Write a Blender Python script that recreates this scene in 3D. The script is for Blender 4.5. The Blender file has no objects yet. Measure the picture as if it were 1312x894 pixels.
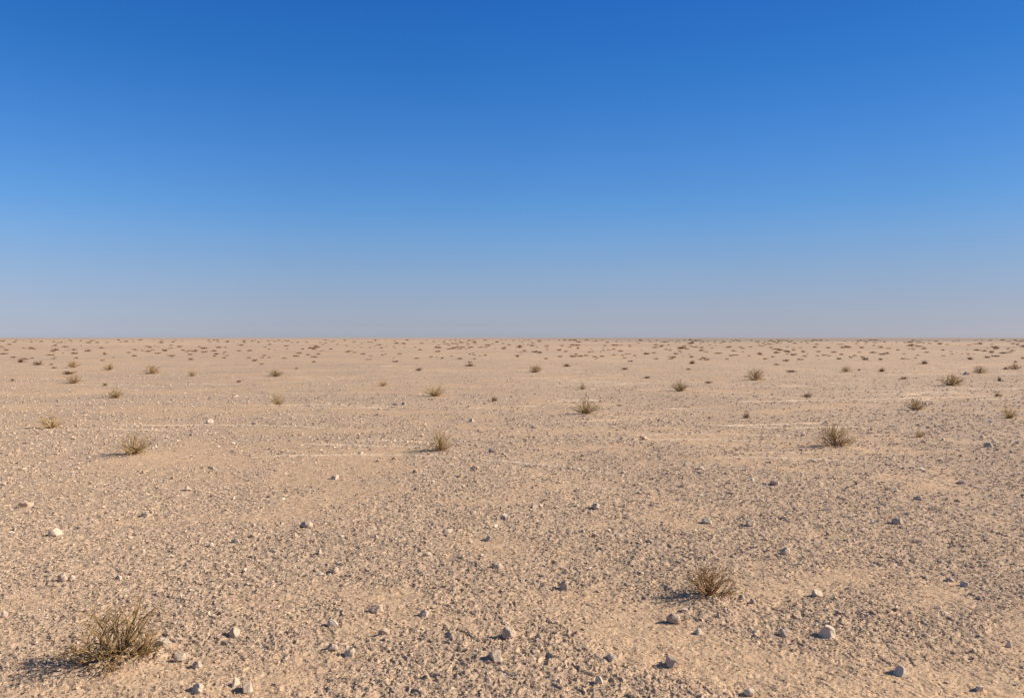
import bpy, math, random
import numpy as np
R = math.radians
C = bpy.context.scene.collection
SC = bpy.context.scene

# ------------------------------------------------------------------ camera
W0, H0, HOR, F = 1312.0, 894.0, 432.6, 1030.0
CAM_H = 1.6
PITCH = math.atan((H0/2-HOR)/F)
cd = bpy.data.cameras.new('camera'); cam = bpy.data.objects.new('camera', cd); C.objects.link(cam)
cam.location = (0, 0, CAM_H); cam.rotation_euler = (R(90)-PITCH, 0, 0)
cd.sensor_width = 36; cd.lens = 36*F/W0; cd.clip_start = 0.05; cd.clip_end = 120000
SC.camera = cam

# ------------------------------------------------------------------ light
SUN_EL, SUN_AZ = R(31), R(88)          # azimuth clockwise from +Y (view direction): sun on the right
world = bpy.data.worlds.new('World'); SC.world = world; world.use_nodes = True
nt = world.node_tree; N = nt.nodes; L = nt.links
bg = N['Background']
sky = N.new('ShaderNodeTexSky'); sky.sky_type = 'NISHITA'; sky.sun_disc = False
sky.sun_elevation = SUN_EL; sky.sun_rotation = SUN_AZ
sky.altitude = 0; sky.air_density = 1.0; sky.dust_density = 0.4; sky.ozone_density = 4.0
tc = N.new('ShaderNodeTexCoord'); sx = N.new('ShaderNodeSeparateXYZ'); L.new(tc.outputs['Generated'], sx.inputs[0])
SKY_TINT = [(0.00252, (0.737, 0.793, 1.202)), (0.01708, (0.655, 0.691, 1.053)), (0.04128, (0.636, 0.643, 0.921)), (0.07984, (0.626, 0.675, 0.905)), (0.11796, (0.564, 0.714, 0.972)), (0.15556, (0.451, 0.721, 1.029)), (0.21956, (0.344, 0.685, 1.079)), (0.306, (0.205, 0.626, 1.083)), (0.38524, (0.15, 0.565, 1.113)), (0.52, (0.3, 0.58, 0.95)), (0.7, (0.85, 0.75, 0.64)), (1.0, (1.05, 0.88, 0.68))]   # dust layer low down, deep blue above, warm unseen zenith added to lift shadows
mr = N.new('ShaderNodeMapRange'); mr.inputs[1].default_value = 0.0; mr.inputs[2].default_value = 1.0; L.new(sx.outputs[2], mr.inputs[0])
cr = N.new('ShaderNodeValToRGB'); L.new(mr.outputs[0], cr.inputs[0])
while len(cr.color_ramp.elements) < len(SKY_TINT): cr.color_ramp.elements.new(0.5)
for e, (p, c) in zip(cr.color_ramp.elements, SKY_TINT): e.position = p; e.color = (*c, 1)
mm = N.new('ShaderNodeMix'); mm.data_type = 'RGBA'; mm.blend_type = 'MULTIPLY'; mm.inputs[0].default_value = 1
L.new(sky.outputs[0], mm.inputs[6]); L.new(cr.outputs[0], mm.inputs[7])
mx = N.new('ShaderNodeMapRange'); mx.inputs[1].default_value = -0.6; mx.inputs[2].default_value = 0.6; L.new(sx.outputs[0], mx.inputs[0])
cx = N.new('ShaderNodeValToRGB'); L.new(mx.outputs[0], cx.inputs[0]); cx.color_ramp.elements.new(0.5); cx.color_ramp.interpolation = 'EASE'
for e, (p, c) in zip(cx.color_ramp.elements, [(0.0, 0.98), (0.5, 1.0), (1.0, 0.80)]): e.position = p; e.color = (c, c, c, 1)
m2 = N.new('ShaderNodeMix'); m2.data_type = 'RGBA'; m2.blend_type = 'MULTIPLY'; m2.inputs[0].default_value = 1
L.new(mm.outputs[2], m2.inputs[6]); L.new(cx.outputs[0], m2.inputs[7])
hz = N.new('ShaderNodeTexNoise'); hz.inputs['Scale'].default_value = 2.2; hz.inputs['Detail'].default_value = 4; L.new(tc.outputs['Generated'], hz.inputs['Vector'])
hr = N.new('ShaderNodeMapRange'); hr.inputs[3].default_value = 0.955; hr.inputs[4].default_value = 1.075; L.new(hz.outputs['Fac'], hr.inputs[0])
m3 = N.new('ShaderNodeMix'); m3.data_type = 'RGBA'; m3.blend_type = 'MULTIPLY'; m3.inputs[0].default_value = 1
L.new(m2.outputs[2], m3.inputs[6]); L.new(hr.outputs[0], m3.inputs[7])
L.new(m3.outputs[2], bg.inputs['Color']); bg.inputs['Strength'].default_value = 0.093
sd = bpy.data.lights.new('sun', 'SUN'); so = bpy.data.objects.new('sun', sd); C.objects.link(so)
sd.energy = 4.8; sd.angle = R(0.53); sd.color = (1.0, 0.90, 0.77)
so.rotation_euler = (R(90)-SUN_EL, 0, -SUN_AZ+math.pi)
SC.view_settings.view_transform = 'Standard'; SC.view_settings.look = 'None'
SC.view_settings.exposure = 0.45; SC.view_settings.gamma = 1.0

# ------------------------------------------------------------------ numpy noise
def _hash(ix, iy, seed):
    h = (ix.astype(np.int64)*374761393 + iy.astype(np.int64)*668265263 + seed*974711) & 0xffffffff
    h = ((h ^ (h >> 13))*1274126177) & 0xffffffff
    h = ((h ^ (h >> 15))*2246822519) & 0xffffffff
    return (h ^ (h >> 16)).astype(np.float64)/4294967295.0
def perlin(x, y, seed=0):
    x = np.asarray(x, float); y = np.asarray(y, float)
    x0 = np.floor(x); y0 = np.floor(y); fx = x-x0; fy = y-y0
    u = fx*fx*fx*(fx*(fx*6-15)+10); v = fy*fy*fy*(fy*(fy*6-15)+10)
    def g(dx, dy):
        a = _hash(x0+dx, y0+dy, seed)*2*math.pi
        return np.cos(a)*(fx-dx)+np.sin(a)*(fy-dy)
    a = g(0, 0)*(1-u)+g(1, 0)*u; b = g(0, 1)*(1-u)+g(1, 1)*u
    return (a*(1-v)+b*v)*1.5
def smooth(a, b, x):
    t = np.clip((x-a)/(b-a), 0, 1); return t*t*(3-2*t)

MOUNDS = []   # (x, y, radius, height): sand gathered at the foot of a shrub
def h_low(x, y):
    x = np.asarray(x, float); y = np.asarray(y, float)
    r = np.hypot(x, y)
    h = 0.006*perlin(x/0.9, y/0.9, 3) + 0.012*perlin(x/2.6, y/2.6, 4)
    h = h + smooth(15, 60, r)*0.05*perlin(x/14, y/14, 5) + smooth(80, 400, r)*0.22*perlin(x/90, y/90, 6)
    h = h + 0.022*streak(x, y)
    for (mx, my, mr, mh) in MOUNDS:
        h = h + mh*np.exp(-((x-mx)**2+(y-my)**2)/(mr*mr))
    return h
def gravel_mask(x, y):
    """0 = bare blown sand, 1 = thick gravel pavement"""
    n = perlin(x/1.3, y/1.1, 11)*0.6 + perlin(x/0.45, y/0.4, 12)*0.35 + perlin(x/5.5, y/3.2, 13)*0.55
    return smooth(-0.38, 0.22, n*0.9 + 0.10 + 0.012*np.clip(x, -8, 8))

OCT = ((0.016, 0.0040, 40), (0.026, 0.0068, 41), (0.042, 0.0088, 42), (0.068, 0.0075, 43), (0.11, 0.0055, 44), (0.2, 0.005, 47), (0.45, 0.007, 45))
def h_fine(x, y, cell, G):
    x = np.asarray(x, float); y = np.asarray(y, float)
    wx = perlin(x/0.07, y/0.07, 31)*0.05; wy = perlin(x/0.07, y/0.07, 32)*0.05
    Z = np.zeros_like(x)
    for lam, amp, seed in OCT:
        w = smooth(1.5, 3.0, lam/cell)
        if not np.any(w): continue
        n = perlin((x+wx)/lam, (y+wy)/lam, seed)
        ridge = np.clip(1-np.abs(n)*4.2, 0, 1)
        bumpy = np.clip(n*1.8, -0.3, 1)
        Z = Z + w*amp*(0.95*ridge+0.40*bumpy)*(0.32+0.68*G)
    return Z
def cell_size(r):
    return r*np.interp(r, [0, 14, 44, 400], [0.0019, 0.0019, 0.0045, 0.02])
def h_full(x, y):
    r = np.hypot(x, y); return h_low(x, y)+h_fine(x, y, cell_size(r), gravel_mask(x, y))

def streak(x, y):
    """pale crusted crests running across the plain"""
    yy = y+0.9*perlin(x/3.5, y/8, 91)+0.05*x
    n = perlin(x/7.0, yy/1.1, 92)
    on = smooth(0.02, 0.35, perlin(x/5.0, y/2.2, 93)+0.09*np.clip((x-1.0)/2.5, -1.6, 2.2)-0.06)
    return smooth(0.06, 0.018, np.abs(n))*on*smooth(7, 11, y)*smooth(60, 35, y)
def ground_at(px, py):
    """point of the plain seen at a pixel of the 1312x894 photograph"""
    dx = (px-W0/2)/F; dz = -(py-H0/2)/F
    c, s = math.cos(PITCH), math.sin(PITCH)
    fy = c + dz*s; fz = -s + dz*c
    t = CAM_H/(-fz)
    return dx*t, fy*t, math.hypot(fy*t, 0)

# ------------------------------------------------------------------ materials
def mat(name):
    m = bpy.data.materials.new(name); m.use_nodes = True
    n = m.node_tree.nodes; b = n['Principled BSDF']
    b.inputs['Roughness'].default_value = 0.95; b.inputs['Specular IOR Level'].default_value = 0.12
    return m, n, m.node_tree.links, b
def noise(n, l, vec, scale, detail=4, rough=0.6, dist=0.0):
    t = n.new('ShaderNodeTexNoise'); t.inputs['Scale'].default_value = scale
    t.inputs['Detail'].default_value = detail; t.inputs['Roughness'].default_value = rough
    t.inputs['Distortion'].default_value = dist
    l.new(vec, t.inputs['Vector']); return t.outputs['Fac']
def ramp(n, l, fac, stops, interp='LINEAR'):
    r = n.new('ShaderNodeValToRGB'); cr = r.color_ramp; cr.interpolation = interp
    while len(cr.elements) < len(stops): cr.elements.new(0.5)
    for e, (p, c) in zip(cr.elements, stops):
        e.position = p; e.color = (c[0], c[1], c[2], 1) if isinstance(c, tuple) else (c, c, c, 1)
    l.new(fac, r.inputs[0]); return r.outputs[0]
def mix(n, l, fac, a, b, mode='MIX'):
    m = n.new('ShaderNodeMix'); m.data_type = 'RGBA'; m.blend_type = mode
    for k, v in ((0, fac), (6, a), (7, b)):
        if isinstance(v, (int, float)): m.inputs[k].default_value = v
        elif isinstance(v, tuple): m.inputs[k].default_value = (v[0], v[1], v[2], 1)
        else: l.new(v, m.inputs[k])
    return m.outputs[2]
def bump(n, l, h, dist, strength=1.0, normal=None):
    b = n.new('ShaderNodeBump'); b.inputs['Strength'].default_value = strength
    b.inputs['Distance'].default_value = dist; l.new(h, b.inputs['Height'])
    if normal is not None: l.new(normal, b.inputs['Normal'])
    return b.outputs[0]

SAND = (0.615, 0.432, 0.272); GREY = (0.545, 0.402, 0.278)
def ground_material():
    m, n, l, b = mat('desert_ground')
    tc = n.new('ShaderNodeNewGeometry').outputs['Position']
    at = n.new('ShaderNodeAttribute'); at.attribute_name = 'gravel'
    base = mix(n, l, at.outputs['Fac'], SAND, GREY)
    big = noise(n, l, tc, 0.35, 5, 0.6)
    base = mix(n, l, 1.0, base, ramp(n, l, big, [(0.3, (0.90, 0.90, 0.91)), (0.7, (1.06, 1.04, 1.02))]), 'MULTIPLY')
    far = noise(n, l, tc, 0.012, 6, 0.65)
    base = mix(n, l, 1.0, base, ramp(n, l, far, [(0.35, (0.84, 0.83, 0.84)), (0.6, (1.05, 1.03, 1.0))]), 'MULTIPLY')
    at2 = n.new('ShaderNodeAttribute'); at2.attribute_name = 'streak'
    base = mix(n, l, at2.outputs['Fac'], base, (0.72, 0.54, 0.37))
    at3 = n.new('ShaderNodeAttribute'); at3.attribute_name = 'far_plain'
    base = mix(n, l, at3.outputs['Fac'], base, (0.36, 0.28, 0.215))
    # grains: pale and dark mineral specks
    v = n.new('ShaderNodeTexVoronoi'); v.inputs['Scale'].default_value = 75; l.new(tc, v.inputs['Vector'])
    sep = n.new('ShaderNodeSeparateColor'); l.new(v.outputs['Color'], sep.inputs[0])
    base = mix(n, l, 1.0, base, ramp(n, l, sep.outputs[0], [(0.0, (0.72, 0.70, 0.70)), (0.25, (0.95, 0.95, 0.95)), (0.8, (1.03, 1.03, 1.03)), (1.0, (1.22, 1.2, 1.17))]), 'MULTIPLY')
    v2 = n.new('ShaderNodeTexVoronoi'); v2.inputs['Scale'].default_value = 19; l.new(tc, v2.inputs['Vector'])
    sp2 = n.new('ShaderNodeSeparateColor'); l.new(v2.outputs['Color'], sp2.inputs[0])
    base = mix(n, l, 1.0, base, ramp(n, l, sp2.outputs[1], [(0.0, (0.86, 0.85, 0.86)), (0.5, (1.0, 1.0, 1.0)), (1.0, (1.1, 1.09, 1.07))]), 'MULTIPLY')
    l.new(base, b.inputs['Base Color'])
    n1 = bump(n, l, noise(n, l, tc, 160, 3, 0.6), 0.0015)
    n2 = bump(n, l, noise(n, l, tc, 42, 3, 0.6, 0.8), 0.006, 1.0, n1)
    n3 = bump(n, l, noise(n, l, tc, 7, 3, 0.55, 0.5), 0.02, 0.8, n2)
    l.new(n3, b.inputs['Normal'])
    return m
def stone_material(name, cols, bscale, bdist):
    m, n, l, b = mat(name)
    tc = n.new('ShaderNodeTexCoord').outputs['Object']
    oi = n.new('ShaderNodeObjectInfo')
    base = ramp(n, l, oi.outputs['Random'], cols)
    base = mix(n, l, 1.0, base, ramp(n, l, noise(n, l, tc, bscale*0.25, 5, 0.7), [(0.3, (0.78, 0.76, 0.75)), (0.7, (1.1, 1.1, 1.09))]), 'MULTIPLY')
    l.new(base, b.inputs['Base Color'])
    l.new(bump(n, l, noise(n, l, tc, bscale, 5, 0.7), bdist, 0.6), b.inputs['Normal'])
    return m
M_ground = ground_material()
M_stone = stone_material('pale_limestone', [(0.0, (0.58, 0.455, 0.33)), (0.4, (0.53, 0.40, 0.285)), (0.7, (0.64, 0.52, 0.385)), (1.0, (0.50, 0.385, 0.285))], 9, 0.002)
def chip_material(name, cols):
    m, n, l, b = mat(name)
    g = n.new('ShaderNodeNewGeometry')
    base = ramp(n, l, g.outputs['Random Per Island'], cols)
    base = mix(n, l, 1.0, base, ramp(n, l, noise(n, l, g.outputs['Position'], 60, 3, 0.6), [(0.3, (0.85, 0.85, 0.85)), (0.7, (1.1, 1.1, 1.1))]), 'MULTIPLY')
    l.new(base, b.inputs['Base Color'])
    l.new(bump(n, l, noise(n, l, g.outputs['Position'], 200, 2, 0.5), 0.0006), b.inputs['Normal'])
    return m
M_chip = chip_material('gravel_chips', [(0.0, (0.36, 0.25, 0.17)), (0.12, (0.50, 0.36, 0.24)), (0.5, (0.58, 0.42, 0.285)), (0.8, (0.64, 0.48, 0.33)), (1.0, (0.78, 0.66, 0.51))])
M_flake = chip_material('crust_flakes', [(0.0, (0.54, 0.39, 0.26)), (0.6, (0.62, 0.46, 0.315)), (1.0, (0.72, 0.57, 0.41))])
def twig_material(name, c0, c1):
    m, n, l, b = mat(name)
    oi = n.new('ShaderNodeObjectInfo'); g = n.new('ShaderNodeNewGeometry')
    base = ramp(n, l, oi.outputs['Random'], [(0.0, c0), (1.0, c1)])
    base = mix(n, l, 1.0, base, ramp(n, l, g.outputs['Random Per Island'], [(0.0, (0.65, 0.65, 0.62)), (0.6, (1.0, 1.0, 1.0)), (1.0, (1.35, 1.32, 1.2))]), 'MULTIPLY')
    l.new(base, b.inputs['Base Color']); b.inputs['Roughness'].default_value = 0.85
    return m
M_straw = twig_material('dry_twigs', (0.50, 0.35, 0.17), (0.37, 0.25, 0.12))
M_brown = twig_material('brown_twigs', (0.38, 0.24, 0.115), (0.33, 0.205, 0.10))
M_olive = twig_material('olive_twigs', (0.38, 0.25, 0.115), (0.38, 0.25, 0.115))
M_wood = twig_material('woody_stems', (0.18, 0.12, 0.06), (0.22, 0.145, 0.075))
M_far = twig_material('far_twigs', (0.19, 0.10, 0.05), (0.27, 0.155, 0.075))

# ------------------------------------------------------------------ helpers
def mesh_np(name, verts, faces, material, smooth_shade=False):
    """faces: (n,k) array, all the same k"""
    me = bpy.data.meshes.new(name); verts = np.asarray(verts, np.float32); faces = np.asarray(faces, np.int32)
    k = faces.shape[1]; nf = len(faces)
    me.vertices.add(len(verts)); me.vertices.foreach_set('co', verts.ravel())
    me.loops.add(nf*k); me.loops.foreach_set('vertex_index', faces.ravel())
    me.polygons.add(nf); me.polygons.foreach_set('loop_start', np.arange(0, nf*k, k, dtype=np.int32))
    me.polygons.foreach_set('use_smooth', np.full(nf, smooth_shade))
    me.update(calc_edges=True); me.materials.append(material)
    return me
def link(name, data, parent=None):
    o = bpy.data.objects.new(name, data); C.objects.link(o)
    if parent: o.parent = parent
    return o
def tag(o, label=None, cat=None, group=None, kind=None):
    for k, v in (('label', label), ('category', cat), ('group', group), ('kind', kind)):
        if v: o[k] = v

# ------------------------------------------------------------------ what stands where (pixels of the photograph)
# shrubs: x, y of the foot, width, height, kind, label
SHRUBS = [
 (148,846,98,62,'big','large olive-brown dead shrub with forking twigs and dark shadow at bottom left'),
 (908,768,58,38,'mid','brown dry shrub with spreading bare twigs, nearest shrub on the right side'),
 (172,584,42,26,'tuft','fan-shaped straw-coloured tuft, second nearest shrub on the left side'),
 (65.5,549,30,17,'tuft','golden spiky tuft close to the left edge, behind the fan-shaped straw tuft'),
 (564,579,36,25,'tuft','open wispy tuft in the centre, just left of a small pale stone'),
 (1070,573,42,26,'mid','bushy brown shrub on the right with a dark shadow, largest of the middle distance'),
 (1178,560,14,10,'tuft','tiny tuft a little right of the largest middle-distance shrub'),
 (750,531,33,19,'tuft','golden-brown tuft with a long thin shadow, right of centre in the middle distance'),
 (956,536,8,9,'small','tiny dark upright sprig alone, between the two right-hand shrub clusters'),
 (1173,525,26,16,'tuft','forked tuft on pale streaked sand, below and left of the round shrub at right'),
 (1294,536,21,14,'tuft','compact tuft near the right edge with its shadow running left'),
 (356,519,20,15,'tuft','ragged tuft left of centre with a thin shadow stretching left'),
 (557.5,508,25,14,'tuft','spiky fan tuft just left of centre in the middle distance'),
 (633,514,12,6,'small','faint low sprig right of the spiky fan tuft near the centre'),
 (147.5,510,21,13,'tuft','spiky tuft with a long shadow in the left distance, beyond the fan-shaped straw tuft'),
 (871,501,22,14,'tuft','round spiky tuft right of centre, lower left neighbour of the bushy one'),
 (967,487,25,14,'mid','dense bushy shrub right of centre, upper right neighbour of the round spiky tuft'),
 (1218,494,24,14,'mid','dense round shrub at the right, standing on pale streaked sand'),
 (1033,510,14,7,'small','low flat sprig midway between the dense bushy shrub and the forked tuft'),
 (94,491,21,11,'tuft','spreading tuft at far left just below a flat dark one'),
 (89,480,17,5,'small','flat dark mat-like shrub directly behind a spreading tuft at far left'),
 (94,471,14,8,'mid','small green-brown bush at far left, third and farthest of the stacked trio'),
 (140,474,13,8,'mid','small squarish bush at left between the stacked trio and a wider bush'),
 (194,479,20,11,'mid','wide dark bush in the left distance with a short shadow'),
 (246,482,13,7,'tuft','small soft tuft right of the wide dark bush in the left distance'),
 (352.5,482,16,8,'mid','small soft bush directly beyond the ragged tuft left of centre'),
 (490.5,494.5,11,7,'tuft','small greenish tuft between the ragged tuft and the spiky fan tuft'),
 (49,467.5,12,5,'small','low dark bush at far left, right one of a close pair'),
 (27,464.5,10,6,'small','low dark bush at far left, left one of a close pair'),
 (603,469.5,13,4,'small','flat dark shrub in the centre distance, right end of a row of specks'),
 (537,475,9,4,'small','flat dark shrub in the centre distance, left end of a row of specks'),
 (686,477,16,9,'mid','grey-brown tuft just right of centre in the distance'),
 (726,469.5,10,4,'small','small low shrub up and right of the grey-brown distant tuft'),
 (746.5,499,10,8,'tuft','small twiggy sprig beyond the golden-brown tuft with the long shadow'),
 (887,466.5,11,5,'small','small dark dome shrub beyond the round spiky tuft, right of centre'),
 (828,484,10,3,'small','flat sprawling shrub left of the round spiky tuft'),
 (908,491,10,3,'small','thin dark sprig between the round spiky tuft and the dense bushy shrub'),
 (801,473,9,3,'small','slanting dark sprig right of centre in the distance'),
 (1084,476,13,7,'mid','small bush at the right distance with stubby twigs, right of the dense bushy shrub'),
 (1184,467,12,5,'small','low round dark shrub beyond the dense round shrub at the right'),
 (1255,478,16,9,'mid','dark rounded bush in the right distance beside a dark stone'),
 (1243,460.5,8,4,'small','tiny round shrub farther away than the dark rounded bush at right'),
 (1301,473.5,14,7,'mid','broken dark bush close to the right edge in the distance'),
 (1130,476,8,5,'small','tiny clumped shrub right of the small bush with stubby twigs'),
 (1158,485.5,10,4,'small','small ragged sprig left of the dense round shrub'),
 (1281,488,8,6,'small','small curled dark sprig near the right edge below the dark rounded bush'),
 (1278,508.5,9,6,'small','tiny ragged sprig above the compact tuft near the right edge'),
 (1013,476.5,13,3,'small','long flat dark mat shrub left of the small bush with stubby twigs'),
 (135,494,6,4,'small','tiny sprig between the spreading tuft and the spiky tuft at left'),
 (16,488.5,7,3,'small','tiny dark sprig closest to the left edge'),
 (306,489.5,7,3,'small','tiny flat sprig left of the small soft bush'),
]
# tiny far scrub that can be picked out one by one: x, y, w, h
FAR = [(66,467.5,7,2.5),(69,472,6,3),(96,454,8,3),(97.5,459,6,2),(134,454.5,6,4),(131,462,7,2),(202,453,7,2),(211,450,8,3),
 (244.5,461,8,3),(244,454,7,2),(274,450,8,2),(275,457,5,2),(306,450,8,2),(319,459,6,2),(326,463,7,3),(5,454,10,2),(130,446,8,2),
 (165,452,6,2),(172,456,6,2),(17,458,8,2),(335.5,467,8,2),(403,458,10,2),(402,464,6,2),(507,464,9,2),(534,459.5,8,2),(380,473,5,2),
 (718,457,6,2),(808,463,8,2),(886,458,7,3),(793.5,520,7,2),(882,473,6,2),(1289,473,7,3),(1310,459,6,3),(1101,474.5,5,3),
 (1007,463,9,3),(1025,461,9,2),(1031,457,7,2),(1075,460,7,3),(1109,461,8,4),(1078,454,6,2),(1184,447,7,3),(1270,452,7,4),
 (1261,450,7,2),(1119,452,10,2),(1095,456,7,2),(602,465,7,2),(995,468,8,2),(1090,458,6,2),(1173,459,5,2),(1187,452,7,2),
 (1044,445,6,2),(1061,446,6,2),(1208,449,6,2),(1150,449,6,2),(1128,461,4,3),(1265,458,7,3),(1301,465,5,3),(990,458,5,2)]
# stones: x, y of the foot, width, height, shape, label
STONES = [
 (299,817,17,12,'round','smooth pale egg-like stone right of the large dead shrub at bottom left'),
 (251,889,21,13,'round','broad pale stone at the bottom edge, leftmost of the three there'),
 (301,880,13,11,'peak','small upright stone at the bottom edge, middle one of the three there'),
 (316,887,17,14,'block','blocky pale stone at the bottom edge, rightmost of the three there'),
 (207,832,22,10,'slab','long half-buried pale stone touching the right side of the large dead shrub'),
 (229,849,15,9,'slab','flat pale stone lower right of the large dead shrub, left of a darker-sided one'),
 (251,856,13,9,'round','small rounded stone lower right of the large dead shrub, farther of two in line'),
 (78,748,15,10,'round','pale rounded stone above the large dead shrub, left one of a touching pair'),
 (90,746,11,9,'round','pale rounded stone above the large dead shrub, right one of a touching pair'),
 (4,791,9,9,'round','pale stone cut by the left edge at the height of the large dead shrub'),
 (68,689,18,10,'round','bright cream dome stone lying alone at left, in front of the low flat one'),
 (30,651,20,7,'slab','low wide stone with a dark left side close to the left edge'),
 (185,663,14,6,'slab','low pale stone with a dark wedge shadow at left, right of the low wide one'),
 (270,703,10,6,'round','small white stone at left, left one of a loose pair'),
 (300,698,13,6,'slab','flat tan stone at left, right one of a loose pair'),
 (150,744,14,6,'slab','flat tan stone above right of the large dead shrub'),
 (240,629,9,5,'peak','tiny stone with a dark side, nearest of two below the fan-shaped straw tuft'),
 (274,605,9,6,'peak','tiny dark-sided stone right of the fan-shaped straw tuft'),
 (267.5,542,11,6,'round','small white-topped stone between the golden tuft and the centre left'),
 (325,546,9,5,'slab','small dark flat stone right of a white-topped one in the left middle distance'),
 (428,615,15,7,'peak','white-faced pointed stone alone left of the open wispy tuft'),
 (392,678,17,8,'round','rounded stone with a dark left half, left of centre'),
 (409,712,11,7,'peak','small pointed stone with dark left face, farther of two below the dark-halved one'),
 (428,737,13,8,'round','pale rounded stone on bare sand, nearer of two below the dark-halved one'),
 (547,713,12,7,'round','small tan stone with a dark left wedge just left of the centre line'),
 (573,684,14,6,'slab','low stone left of a dark-sided pair near the centre'),
 (625.5,692,14,7,'slab','wedge stone directly below the taller central one'),
 (647,665,14,8,'peak','two-toned pointed stone near the centre, farther than the wedge stone'),
 (637,731,15,9,'round','pale rounded stone with a dark shadow wedge at the centre line'),
 (482,787,18,11,'round','dome stone with a grey left face, upper left of a four-stone cluster left of centre'),
 (543,791,15,9,'peak','small pale stone at the right of the four-stone cluster left of centre'),
 (425,805,18,10,'round','smooth rounded stone at the left of the four-stone cluster left of centre'),
 (491,816,16,12,'block','square-faced stone at the bottom of the four-stone cluster left of centre'),
 (447,842,19,12,'peak','triangular grey stone near the bottom, right one of a touching pair'),
 (425,836,17,9,'slab','flat pale stone near the bottom, left one of a touching pair'),
 (652,822,20,14,'round','rounded tan stone near the bottom centre, farther of the two large ones'),
 (636,851,20,16,'block','large pinkish block stone near the bottom centre, nearer of the two large ones'),
 (690,823,11,8,'peak','small white-topped stone right of the rounded tan one at bottom centre'),
 (723,757,15,14,'peak','tall pale stone standing upright right of the centre line'),
 (784,850,15,10,'round','low stone with a dark left wedge, between the bottom centre pair and the right block'),
 (768,879,14,12,'round','rounded yellowish stone at the bottom edge right of centre'),
 (717,879,9,8,'peak','small pale chip stone at the bottom edge, left of the rounded yellowish one'),
 (862,859,20,15,'block','large grey block stone near the bottom, right of centre'),
 (864,802,20,13,'round','large grey-sided dome stone just below left of the brown dry shrub'),
 (896,816,13,9,'peak','small wedge stone right below the grey-sided dome stone'),
 (937,767,8,6,'round','small round stone touching the right side of the brown dry shrub'),
 (951,774,11,8,'round','dark-sided pebble right of the brown dry shrub, middle of a short row of three'),
 (965,778,9,7,'round','dark-sided pebble right of the brown dry shrub, last of a short row of three'),
 (922,796,7,7,'peak','tiny pointed pebble directly below the brown dry shrub'),
 (822,738,9,6,'round','small stone left and above the brown dry shrub'),
 (961,894,15,9,'round','stone cut by the bottom edge, right of centre'),
 (1062,822,21,18,'block','tallest angular stone at bottom right with a sharp-edged shadow'),
 (1008,820,19,13,'round','rounded stone left neighbour of the tallest angular stone'),
 (1050,768,17,11,'block','dark-sided slanted stone beyond the tallest angular stone'),
 (1154,867,18,13,'peak','dark-sided wedge stone near the bottom right'),
 (1008,714,16,10,'round','dark round stone with pale right side, beyond and right of the brown dry shrub'),
 (1205,782,11,6,'slab','small dark low stone on bare sand at right'),
 (1219,746,12,6,'slab','low rough stone at right, left one of a close pair'),
 (1237,752,13,7,'slab','low rough stone at right, right one of a close pair'),
 (1295,831,10,9,'peak','dark pointed stone near the right edge low in the picture'),
 (1250,839,14,7,'slab','flat dark rough stone lower right, left of the dark pointed one'),
 (1258,887,15,8,'slab','rough stone at the bottom edge near the right corner'),
 (1152,673,16,9,'round','dark-sided round stone on a bare sandy strip at right'),
 (1178,642,13,7,'round','small round stone just beyond the one on the bare sandy strip'),
 (1233,620,10,5,'peak','small dark stone at right, third in the row receding from the sandy strip'),
 (1268,573,12,7,'round','dark dome stone near the right edge in the middle distance'),
 (994,622,13,6,'slab','low dark-sided stone below left of the bushy brown shrub'),
 (1061,655,10,5,'slab','small low stone between the bushy brown shrub and the sandy strip'),
 (1177,697,12,6,'slab','low pale-flecked stone right below the bare sandy strip'),
 (1146,590,10,5,'slab','small rough stone lower right of the bushy brown shrub'),
 (1210,565,9,4,'slab','thin flat dark stone right of the tiny tuft'),
 (907,671,15,8,'round','dark-sided stone right of centre, left one of an even pair'),
 (963,675,15,9,'round','dark-sided stone right of centre, right one of an even pair'),
 (882,597,11,6,'peak','small grey stone alone between the wispy tuft and the bushy brown shrub'),
 (793,689,13,5,'slab','flat dark-sided stone on bare sand right of centre'),
 (820,695,10,5,'slab','small peaked stone right of the flat one on bare sand'),
 (764,653,15,7,'round','dark-sided rounded stone right of centre, right one of a spaced pair'),
 (685,651,10,6,'peak','dark pointed stone right of centre, left one of a spaced pair'),
 (631,580,14,7,'round','pale dome stone immediately right of the open wispy tuft'),
 (483,592,8,4,'slab','tiny flat stone left of the open wispy tuft'),
 (533,630,10,4,'slab','thin flat stone below the open wispy tuft'),
 (826,564,10,4,'slab','thin dark stone between the golden-brown tuft and the bushy brown shrub'),
 (685,549,11,3,'slab','thin dark stone below left of the golden-brown tuft'),
 (605.5,541,9,5,'peak','small dark pointed stone beyond the open wispy tuft'),
 (506,520,8,4,'slab','tiny dark stone below left of the spiky fan tuft, left one of two'),
 (518,518.5,8,4,'slab','tiny dark stone below left of the spiky fan tuft, right one of two'),
 (1238,480,10,5,'peak','dark pointed stone left of the dark rounded bush in the right distance'),
]
for (px, py, mr, mh) in ((160, 850, 0.17, 0.028), (910, 774, 0.2, 0.02), (172, 585, 0.3, 0.02), (1070, 574, 0.35, 0.025), (750, 532, 0.4, 0.02), (564, 580, 0.3, 0.015)):
    x, y, d = ground_at(px, py); MOUNDS.append((x, y, mr, mh))

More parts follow.
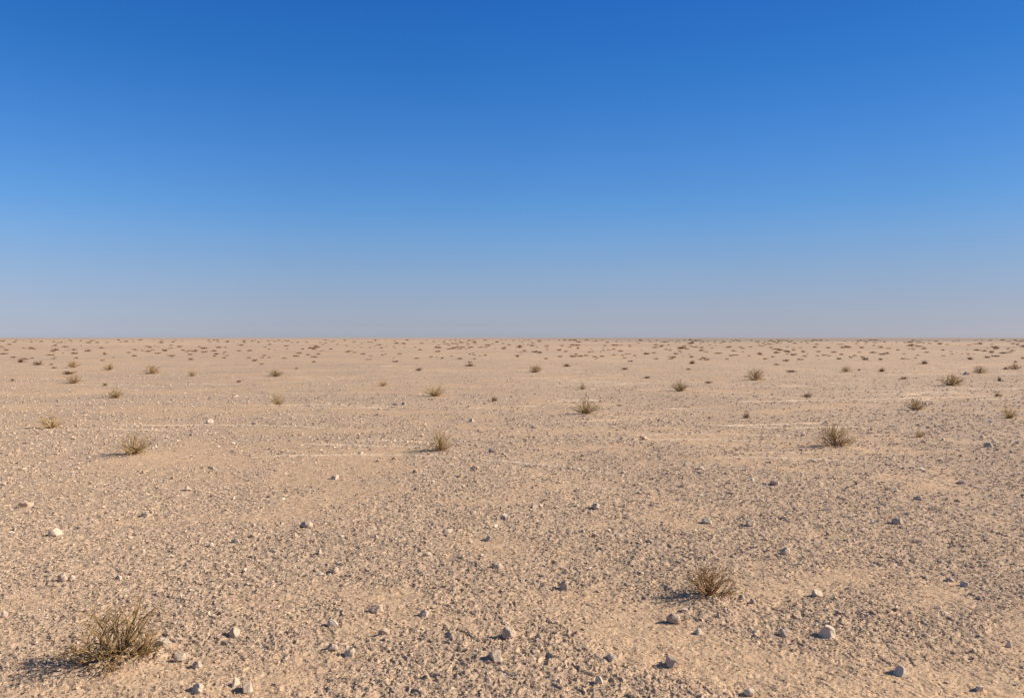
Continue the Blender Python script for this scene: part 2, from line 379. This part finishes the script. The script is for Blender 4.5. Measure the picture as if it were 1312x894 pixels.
# ------------------------------------------------------------------ ground: one sheet, fine in front, out to the horizon
def build_ground():
    rr = [0.05, 0.4, 1.0, 1.7]
    r = 2.3
    while r < 60000:
        rr.append(r)
        q = 0.0019 if r < 14 else (0.0019+0.0045*(r-14)/30 if r < 44 else 0.0065+0.03*min(1, (r-44)/400))
        r *= 1+q
    rr = np.array(rr)
    half = R(44)
    dense = np.linspace(-half, half, 1150)
    outer = np.linspace(half, 2*math.pi-half, 90)[1:-1]
    th = np.concatenate([dense, outer])
    nr, nc = len(rr), len(th)
    RR, TT = np.meshgrid(rr, th, indexing='ij')
    X = RR*np.sin(TT); Y = RR*np.cos(TT)
    Z = h_low(X, Y)
    G = gravel_mask(X, Y)
    cell = cell_size(RR)
    fade_side = smooth(half*1.02, half*0.96, np.abs(np.where(TT > math.pi, TT-2*math.pi, TT)))
    Z += h_fine(X, Y, cell, G)*fade_side
    Z *= smooth(0, 1.5, RR)*1.0
    V = np.stack([X, Y, Z], -1).reshape(-1, 3)
    i = np.arange(nr-1)[:, None]*nc; j = np.arange(nc)[None, :]; j2 = (j+1) % nc
    F_ = np.stack([i+j, i+nc+j, i+nc+j2, i+j2], -1).reshape(-1, 4)[:, ::-1]
    # close the small hole under the camera
    me = mesh_np('ground', V, F_, M_ground, True)
    a = me.attributes.new('gravel', 'FLOAT', 'POINT'); a.data.foreach_set('value', G.reshape(-1).astype(np.float32))
    a = me.attributes.new('streak', 'FLOAT', 'POINT'); a.data.foreach_set('value', streak(X, Y).reshape(-1).astype(np.float32))
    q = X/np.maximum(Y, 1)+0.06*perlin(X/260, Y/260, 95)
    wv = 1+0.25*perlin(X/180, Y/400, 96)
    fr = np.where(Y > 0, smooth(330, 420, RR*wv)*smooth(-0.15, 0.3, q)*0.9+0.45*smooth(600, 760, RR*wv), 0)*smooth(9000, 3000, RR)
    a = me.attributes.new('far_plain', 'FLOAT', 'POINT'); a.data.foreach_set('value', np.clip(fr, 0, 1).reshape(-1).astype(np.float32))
    o = link('ground', me); tag(o, 'pale tan gravelly desert plain reaching to the horizon', 'ground', None, 'structure')
    print('ground verts', len(V), nr, nc)
build_ground()

# ------------------------------------------------------------------ icosphere templates
def ico(sub):
    p = (1+5**0.5)/2
    v = [(-1,p,0),(1,p,0),(-1,-p,0),(1,-p,0),(0,-1,p),(0,1,p),(0,-1,-p),(0,1,-p),(p,0,-1),(p,0,1),(-p,0,-1),(-p,0,1)]
    f = [(0,11,5),(0,5,1),(0,1,7),(0,7,10),(0,10,11),(1,5,9),(5,11,4),(11,10,2),(10,7,6),(7,1,8),(3,9,4),(3,4,2),(3,2,6),(3,6,8),(3,8,9),(4,9,5),(2,4,11),(6,2,10),(8,6,7),(9,8,1)]
    v = [np.array(a)/np.linalg.norm(a) for a in v]
    for _ in range(sub):
        c = {}; nf = []
        def m_(a, b):
            k = (min(a, b), max(a, b))
            if k not in c:
                q = v[a]+v[b]; v.append(q/np.linalg.norm(q)); c[k] = len(v)-1
            return c[k]
        for a, b, d in f:
            x, y, z = m_(a, b), m_(b, d), m_(d, a); nf += [(a, x, z), (b, y, x), (d, z, y), (x, y, z)]
        f = nf
    return np.array(v), np.array(f)
def cut_rock(v, rng, ncut, lo, hi):
    """facet a ball by random planes"""
    v = v.copy()
    for _ in range(ncut):
        n = rng.normal(size=3); n /= np.linalg.norm(n); d = rng.uniform(lo, hi)
        s = v@n; k = s > d
        v[k] -= np.outer((s[k]-d)*0.97, n)
    return v

# ------------------------------------------------------------------ loose gravel
def build_gravel():
    rng = np.random.default_rng(7)
    tv, tf = ico(0); sv, sf = ico(1)
    def temps(v, n):
        out = []
        for k in range(n):
            w = cut_rock(v, rng, 5, 0.35, 0.8)*rng.uniform(0.8, 1.15, size=(len(v), 1))
            w = w*np.array([1.0, rng.uniform(0.3, 0.75), rng.uniform(0.3, 0.6)])
            bend = rng.uniform(-0.9, 0.9); w[:, 1] += bend*w[:, 0]**2           # curved flakes
            w[:, 2] += rng.uniform(-0.2, 0.3)*w[:, 0]**2
            out.append(w)
        return np.array(out)
    small, large = temps(tv, 24), temps(sv, 24)
    allV, allF, off = [], [], 0
    # uniform over the picture of the plain; sizes a few screen units so large chips carry on into the distance
    def scatter(n, smin, smax, T, tf_, power, dmax, sink=0.0):
        nonlocal off
        u = rng.uniform(0, 1, n); py = HOR+6+u*(H0-HOR+70); px = rng.uniform(-200, W0+200, n)
        x, y = [], []
        c, s = math.cos(PITCH), math.sin(PITCH)
        dx = (px-W0/2)/F; dz = -(py-H0/2)/F
        fy = c+dz*s; fz = -s+dz*c; t = CAM_H/(-fz); x = dx*t; y = fy*t
        g = gravel_mask(x, y)
        q = rng.uniform(0, 1, n)
        sz = smin*(1-q*(1-(smin/smax)**power))**(-1/power)*(0.35+0.65*np.minimum(y/4.5, 1))
        # screen footprint, about 2-8 pixels of the photograph
        s_m = sz*np.clip(y/F, 0.0035, 0.022)
        keep = (rng.uniform(0, 1, n) < (0.15+0.85*g)*(1-0.7*streak(x, y))) & (y < dmax) & (s_m < 0.10)
        x, y, s_m, g = x[keep], y[keep], s_m[keep], g[keep]; m = len(x)
        k = rng.integers(0, len(T), m); v = T[k].copy()                       # m, nv, 3
        tilt = rng.normal(0, 0.35, m); ct, st = np.cos(tilt)[:, None], np.sin(tilt)[:, None]
        vx, vz = v[..., 0]*ct-v[..., 2]*st, v[..., 0]*st+v[..., 2]*ct
        a = rng.uniform(0, 2*math.pi, m); ca, sa = np.cos(a)[:, None], np.sin(a)[:, None]
        X = vx*ca-v[..., 1]*sa; Y = vx*sa+v[..., 1]*ca
        h = s_m[:, None]*0.5; vz = vz*(1+0.2*smooth(6, 18, y))[:, None]
        z0 = h_full(x, y)+s_m*(rng.uniform(0.0, 0.2, m)-sink)
        P = np.stack([x[:, None]+X*h, y[:, None]+Y*h, z0[:, None]+vz*h], -1).reshape(-1, 3)
        nv = T.shape[1]
        Fc = (tf_[None]+(np.arange(m)*nv)[:, None, None]+off).reshape(-1, 3)
        allV.append(P); allF.append(Fc); off += len(P)
        return m
    n1 = scatter(62000, 1.7, 4.8, small, tf, 1.6, 110)
    n2 = scatter(3000, 4.8, 10, large, sf, 2.2, 90)
    arcs = []                                                                  # curled flakes of crust
    ns, sd_ = 6, 4
    for k in range(24):
        sweep = rng.uniform(0.8, 3.4); th = np.linspace(-sweep/2, sweep/2, ns); Rr = 1.6/max(sweep, 1.0)
        w = np.sin(np.linspace(0.25, math.pi-0.25, ns))*rng.uniform(0.16, 0.26); V = []
        for i in range(ns):
            for q in range(sd_):
                a = math.pi/4+q*math.pi/2
                rr = Rr+w[i]*math.cos(a)*0.8; V.append((rr*math.cos(th[i])-Rr*0.8, rr*math.sin(th[i]), w[i]*math.sin(a)*1.2))
        arcs.append(np.array(V)*rng.uniform(0.9, 1.1, size=(ns*sd_, 1)))
    af = []
    for i in range(ns-1):
        for q in range(sd_):
            a, b, c, d = i*sd_+q, i*sd_+(q+1) % sd_, (i+1)*sd_+(q+1) % sd_, (i+1)*sd_+q
            af += [(a, b, c), (a, c, d)]
    af += [(0, 2, 1), (0, 3, 2), (ns*sd_-4, ns*sd_-3, ns*sd_-2), (ns*sd_-4, ns*sd_-2, ns*sd_-1)]
    me = mesh_np('gravel', np.concatenate(allV), np.concatenate(allF), M_chip, False)
    o = link('gravel', me); tag(o, 'loose angular gravel chips scattered over the desert plain', 'gravel', None, 'stuff')
    allV.clear(); allF.clear(); off = 0
    n3 = scatter(105000, 3.2, 8.5, np.array(arcs), np.array(af), 1.8, 70, -0.04)
    me = mesh_np('crust_flakes', np.concatenate(allV), np.concatenate(allF), M_flake, False)
    o = link('crust_flakes', me); tag(o, 'pale curled flakes of dried crust strewn over the gravel', 'crust flakes', None, 'stuff')
    print('chips', n1, n2, n3)
build_gravel()

# ------------------------------------------------------------------ stones
def stone_meshes():
    sv, sf = ico(4); out = {}
    for kind, sh, ncut in (('round', (1, 0.9, 0.85), 5), ('peak', (1, 0.9, 1.0), 7), ('block', (1, 0.9, 1.0), 8), ('slab', (1, 0.75, 0.7), 7)):
        for k in range(4):
            rng = np.random.default_rng(100+k*7+len(kind)*31)
            if kind == 'round': v = cut_rock(sv, rng, ncut, 0.62, 0.9)
            elif kind == 'block': v = cut_rock(sv, rng, ncut, 0.42, 0.68)
            else: v = cut_rock(sv, rng, ncut, 0.42, 0.75)
            n = perlin(v[:, 0]*1.8+k*9, v[:, 1]*1.8+v[:, 2]*2.3, 60+k)*0.10 + perlin(v[:, 0]*5+v[:, 2]*3, v[:, 1]*5-v[:, 2]*2, 70+k)*0.035 + perlin(v[:, 0]*13+v[:, 2]*9, v[:, 1]*13-v[:, 2]*7, 77+k)*0.014
            v = v*(1+n)[:, None]
            if kind == 'peak':
                t = np.clip((v[:, 2]+0.3)/1.3, 0, 1); v[:, 0] *= 1-0.5*t; v[:, 1] *= 1-0.45*t
            z = v[:, 2]; v[:, 2] = np.where(z < -0.25, -0.25+(z+0.25)*0.3, z)    # flat underside
            v = v*np.array(sh)
            v[:, :2] -= (v[:, :2].max(0)+v[:, :2].min(0))/2
            v[:, 2] -= np.percentile(v[:, 2], 0)
            v[:, :2] /= (v[:, 0].max()-v[:, 0].min()); v[:, 2] /= v[:, 2].max()   # width 1, height 1
            me = mesh_np('stone_'+kind, v, sf, M_stone, True); out.setdefault(kind, []).append(me)
    return out
SM = stone_meshes()
rnd = random.Random(5)
for i, (px, py, w, h, kind, label) in enumerate(STONES):
    x, y, d = ground_at(px, py)
    mp = d/F
    o = link('stone', SM[kind][rnd.randrange(4)])
    wm = w*mp; hm = h*mp*1.0
    y += wm*0.3
    o.scale = (wm*0.94, wm*0.8, hm*(1.02 if kind != 'block' else 0.94))
    o.rotation_euler = (0, 0, rnd.uniform(0, 6.28))
    o.location = (x, y, float(h_full(x, y))-hm*0.15)
    tag(o, label, 'stone', 'stones lying on the desert plain')

# ------------------------------------------------------------------ shrubs
class Tubes:
    def __init__(s): s.v = []; s.f = []; s.n = 0
    def add(s, pts, r0, r1, sides=4):
        pts = np.array(pts); m = len(pts)
        tan = np.gradient(pts, axis=0); tan /= (np.linalg.norm(tan, axis=1)[:, None]+1e-9)
        up = np.where(np.abs(tan[:, 2:3]) < 0.9, np.array([[0, 0, 1.0]]), np.array([[1.0, 0, 0]]))
        a = np.cross(tan, up); a /= (np.linalg.norm(a, axis=1)[:, None]+1e-9); b = np.cross(tan, a)
        r = np.linspace(r0, r1, m)
        for k in range(sides):
            t = 2*math.pi*k/sides
            s.v.append(pts+(a*math.cos(t)+b*math.sin(t))*r[:, None])
        base = s.n
        for k in range(sides):
            k2 = (k+1) % sides
            for j in range(m-1):
                s.f.append((base+k*m+j, base+k2*m+j, base+k2*m+j+1, base+k*m+j+1))
        s.n += m*sides
    def mesh(s, name, m): return mesh_np(name, np.concatenate(s.v), s.f, m, True)
def curve(rng, p, d, length, seg, wob, lift=0.0):
    pts = [np.array(p, float)]; d = np.array(d, float); d /= np.linalg.norm(d)
    for _ in range(seg):
        d = d+rng.normal(0, wob, 3)+np.array([0, 0, lift]); d /= np.linalg.norm(d)
        q = pts[-1]+d*length/seg
        if q[2] < 0.012: q[2] = 0.012; d[2] = abs(d[2])+0.1
        pts.append(q)
    return np.array(pts), d
def grow(rng, stems, twigs, p, d, length, r, depth, wob, forks, seg=4, lift=0.03, sides=4):
    pts, dd = curve(rng, p, d, length, seg, wob, lift)
    (stems if depth >= 2 else twigs).add(pts, r, r*(0.6 if depth else 0.35), sides)
    if depth == 0: return
    for k in range(forks):
        i = rng.integers(1, seg+1) if k else seg
        base = pts[i]; dirn = (pts[i]-pts[i-1]); dirn /= np.linalg.norm(dirn)
        nd = dirn+rng.normal(0, 0.42, 3)+np.array([0, 0, 0.05])
        grow(rng, stems, twigs, base, nd, length*rng.uniform(0.5, 0.8), r*0.62, depth-1, wob, forks, seg, lift, sides)
def stem_dir(rng, spread, el_lo, el_hi):
    a = rng.uniform(0, 2*math.pi); e = math.radians(rng.uniform(el_lo, el_hi))
    return np.array([math.cos(a)*math.cos(e)*spread, math.sin(a)*math.cos(e)*spread, math.sin(e)])
def norm_meshes(st, tw, names, mats, wid=1.0, hgt=1.0):
    V = np.concatenate(st.v+tw.v); lo, hi = np.percentile(V[:, 0], 0.5), np.percentile(V[:, 0], 99.5)
    zt = np.percentile(V[:, 2], 99.5); out = []
    for T, nme, m in ((st, names[0], mats[0]), (tw, names[1], mats[1])):
        v = np.concatenate(T.v).copy(); v[:, 0] /= (hi-lo)/wid; v[:, 1] /= (hi-lo)/wid; v[:, 2] /= zt/hgt
        out.append(mesh_np(nme, v, T.f, m, True))
    return out
def single_mesh(T, name, m):
    v = np.concatenate(T.v); v[:, :2] /= (np.percentile(v[:, 0], 99.5)-np.percentile(v[:, 0], 0.5)); v[:, 2] /= np.percentile(v[:, 2], 99.5)
    return mesh_np(name, v, T.f, m, True)
LIB = {}
# the big forked shrub: width 1, height 1 after scaling; right and left side differ like the real one
rng = np.random.default_rng(21)
st, tw = Tubes(), Tubes()
for k in range(19):
    a = rng.uniform(0, 2*math.pi); e = math.radians(rng.uniform(22, 85))
    d = np.array([math.cos(a)*math.cos(e)-0.12, math.sin(a)*math.cos(e)*0.9, math.sin(e)])
    grow(rng, st, tw, (rng.normal(0, 0.02), rng.normal(0, 0.02), 0), d, rng.uniform(0.20, 0.30), 0.0085, 3, 0.22, 3, 4, 0.02)
for k in range(2):   # the tall spike leaning right
    grow(rng, st, tw, (0.02, 0, 0), (0.50+0.06*k, 0.0, 1), 0.42, 0.011, 1, 0.04, 3, 5, 0.01)
for k in range(14):  # the low fan on the right
    grow(rng, st, tw, (0.10+rng.normal(0, 0.02), rng.normal(0, 0.03), 0), (1.0, rng.normal(0, 0.5), rng.uniform(0.25, 0.9)), 0.17, 0.007, 2, 0.13, 3, 4, 0.04)
for k in range(8):   # low sprawling stems at the foot
    grow(rng, st, tw, (-0.03, 0, 0.01), (rng.uniform(-1, 0.4), rng.uniform(-1, 0.4), 0.12), 0.2, 0.009, 2, 0.2, 2, 5, 0.0)
LIB['big'] = [norm_meshes(st, tw, ('woody_stems', 'twigs'), (M_wood, M_olive))]
LIB['mid'] = []
for s_ in range(4):
    rng = np.random.default_rng(50+s_); st, tw = Tubes(), Tubes()
    for k in range(34):
        grow(rng, st, tw, (rng.normal(0, 0.02), rng.normal(0, 0.02), 0), stem_dir(rng, 1.15, 12, 88), rng.uniform(0.22, 0.30), 0.0105, 2, 0.17, 3, 3, 0.03, 3)
    LIB['mid'].append(norm_meshes(st, tw, ('woody_stems', 'twigs'), (M_brown, M_brown if s_ == 0 else M_straw)))
LIB['tuft'] = []
for s_ in range(5):
    rng = np.random.default_rng(80+s_); st, tw = Tubes(), Tubes()
    for k in range(60):
        d = stem_dir(rng, 1.35, 20, 84)
        grow(rng, st, tw, (rng.normal(0, 0.025), rng.normal(0, 0.025), 0), d, rng.uniform(0.36, 0.52), 0.011, 1, 0.09, 2, 4, 0.02, 3)
    for k in range(16):
        grow(rng, st, tw, (0, 0, 0), stem_dir(rng, 1, 10, 50), 0.14, 0.012, 2, 0.15, 2, 3, 0.03, 3)
    LIB['tuft'].append(norm_meshes(st, tw, ('woody_stems', 'twigs'), (M_brown, M_straw)))
LIB['small'] = []
for s_ in range(4):
    rng = np.random.default_rng(120+s_); tw = Tubes()
    for k in range(46):
        grow(rng, tw, tw, (rng.normal(0, 0.08), rng.normal(0, 0.08), 0), stem_dir(rng, 1.1, 8, 80), rng.uniform(0.2, 0.4), 0.022, 1, 0.15, 2, 3, 0.02, 3)
    LIB['small'].append(single_mesh(tw, 'desert_shrub', M_far))
LIB['far'] = []
for s_ in range(4):
    rng = np.random.default_rng(150+s_); tw = Tubes()
    for k in range(26):
        grow(rng, tw, tw, (rng.normal(0, 0.12), rng.normal(0, 0.12), 0), stem_dir(rng, 1.1, 5, 80), rng.uniform(0.2, 0.35), 0.04, 1, 0.15, 2, 2, 0.02, 3)
    LIB['far'].append(single_mesh(tw, 'scrub_tuft', M_far))

def place_shrub(px, py, w, h, kind, label, group, k, name='desert_shrub', cat='shrub'):
    x, y, d = ground_at(px, py); mp = d/F
    z = float(h_low(x, y))
    variants = LIB[kind]; me = variants[k % len(variants)]
    rot = 0 if kind == 'big' or k == 0 else rnd.uniform(0, 6.28)
    if isinstance(me, list):
        o = link(name, None); o.empty_display_size = 0.1
        for part, m in zip(('woody_stem', 'twigs'), me): link(part, m, o)
    else:
        o = link(name, me)
    o.location = (x, y, z-0.01*h*mp); o.rotation_euler = (0, 0, rot)
    o.scale = (w*mp, w*mp, h*mp)
    tag(o, label, cat, group)
    return o
cnt = {}
for (px, py, w, h, kind, label) in SHRUBS:
    k = cnt.get(kind, 0); cnt[kind] = k+1
    place_shrub(px, py, w*1.12, h*(1.3 if kind == 'big' else 1.15), kind, label, 'dry shrubs dotting the desert plain', k)
def far_text(px, py, w, h):
    size = 'wide flat' if w >= 7 and h < 0.3*w else ('small round' if h >= 0.3*w else 'tiny flat')
    side = 'left' if px < 437 else ('centre' if px < 875 else 'right')
    depth = 'hugging the horizon' if py < 444 else ('just below the horizon' if py < 456 else 'beside the larger shrubs')
    return f'{size} dark scrub speck at {side}, {depth}', f'{size} scrub specks, {side}, {depth}'
used = [(a[0], a[1]) for a in SHRUBS]+[(a[0], a[1]) for a in FAR]
n_ind = 0
for k, (px, py, w, h) in enumerate(FAR):
    place_shrub(px, py, w, h, 'far', *far_text(px, py, w, h), k, 'scrub_tuft', 'scrub'); n_ind += 1
extra = []
r2 = random.Random(11)
while len(extra) < 1000:
    py = HOR+3.4+25*r2.random()**2.0
    px = r2.uniform(-220, 1532)
    if r2.random() > 0.5+0.5*(px/1312): continue
    if any(abs(px-a) < 9 and abs(py-b) < 3.0 for a, b in used): continue
    dd = py-HOR
    w = r2.uniform(2.5, 9)*(0.45+0.55*min(1, dd/14)); h = w*r2.uniform(0.16, 0.36)
    extra.append((px, py, w, h))
vis = sorted([e for e in extra if 0 < e[0] < 1312], key=lambda e: -e[2]*e[3])
ind = vis[:240-0]; rest = vis[240:]+[e for e in extra if not 0 < e[0] < 1312]
for k, (px, py, w, h) in enumerate(ind):
    place_shrub(px, py, w, h, 'far', *far_text(px, py, w, h), k, 'scrub_tuft', 'scrub')
# the rest of the far scrub: one object
vs, fs, off = [], [], 0
tmp = []
for m in LIB['far']:
    a = np.empty(len(m.vertices)*3, np.float32); m.vertices.foreach_get('co', a)
    b = np.empty(len(m.loops), np.int32); m.loops.foreach_get('vertex_index', b); tmp.append((a.reshape(-1, 3), b.reshape(-1, 4)))
for k, (px, py, w, h) in enumerate(rest):
    x, y, d = ground_at(px, py); mp = d/F; v, f = tmp[k % 4]
    a = r2.uniform(0, 6.28); c, s = math.cos(a), math.sin(a)
    q = np.stack([v[:, 0]*c-v[:, 1]*s, v[:, 0]*s+v[:, 1]*c, v[:, 2]], -1)*np.array([w*mp, w*mp, h*mp])+np.array([x, y, float(h_low(x, y))])
    vs.append(q); fs.append(f+off); off += len(q)
o = link('far_scrub', mesh_np('far_scrub', np.concatenate(vs), np.concatenate(fs), M_far, True))
tag(o, 'countless tiny dark scrub specks merging along the horizon', 'scrub', None, 'stuff')
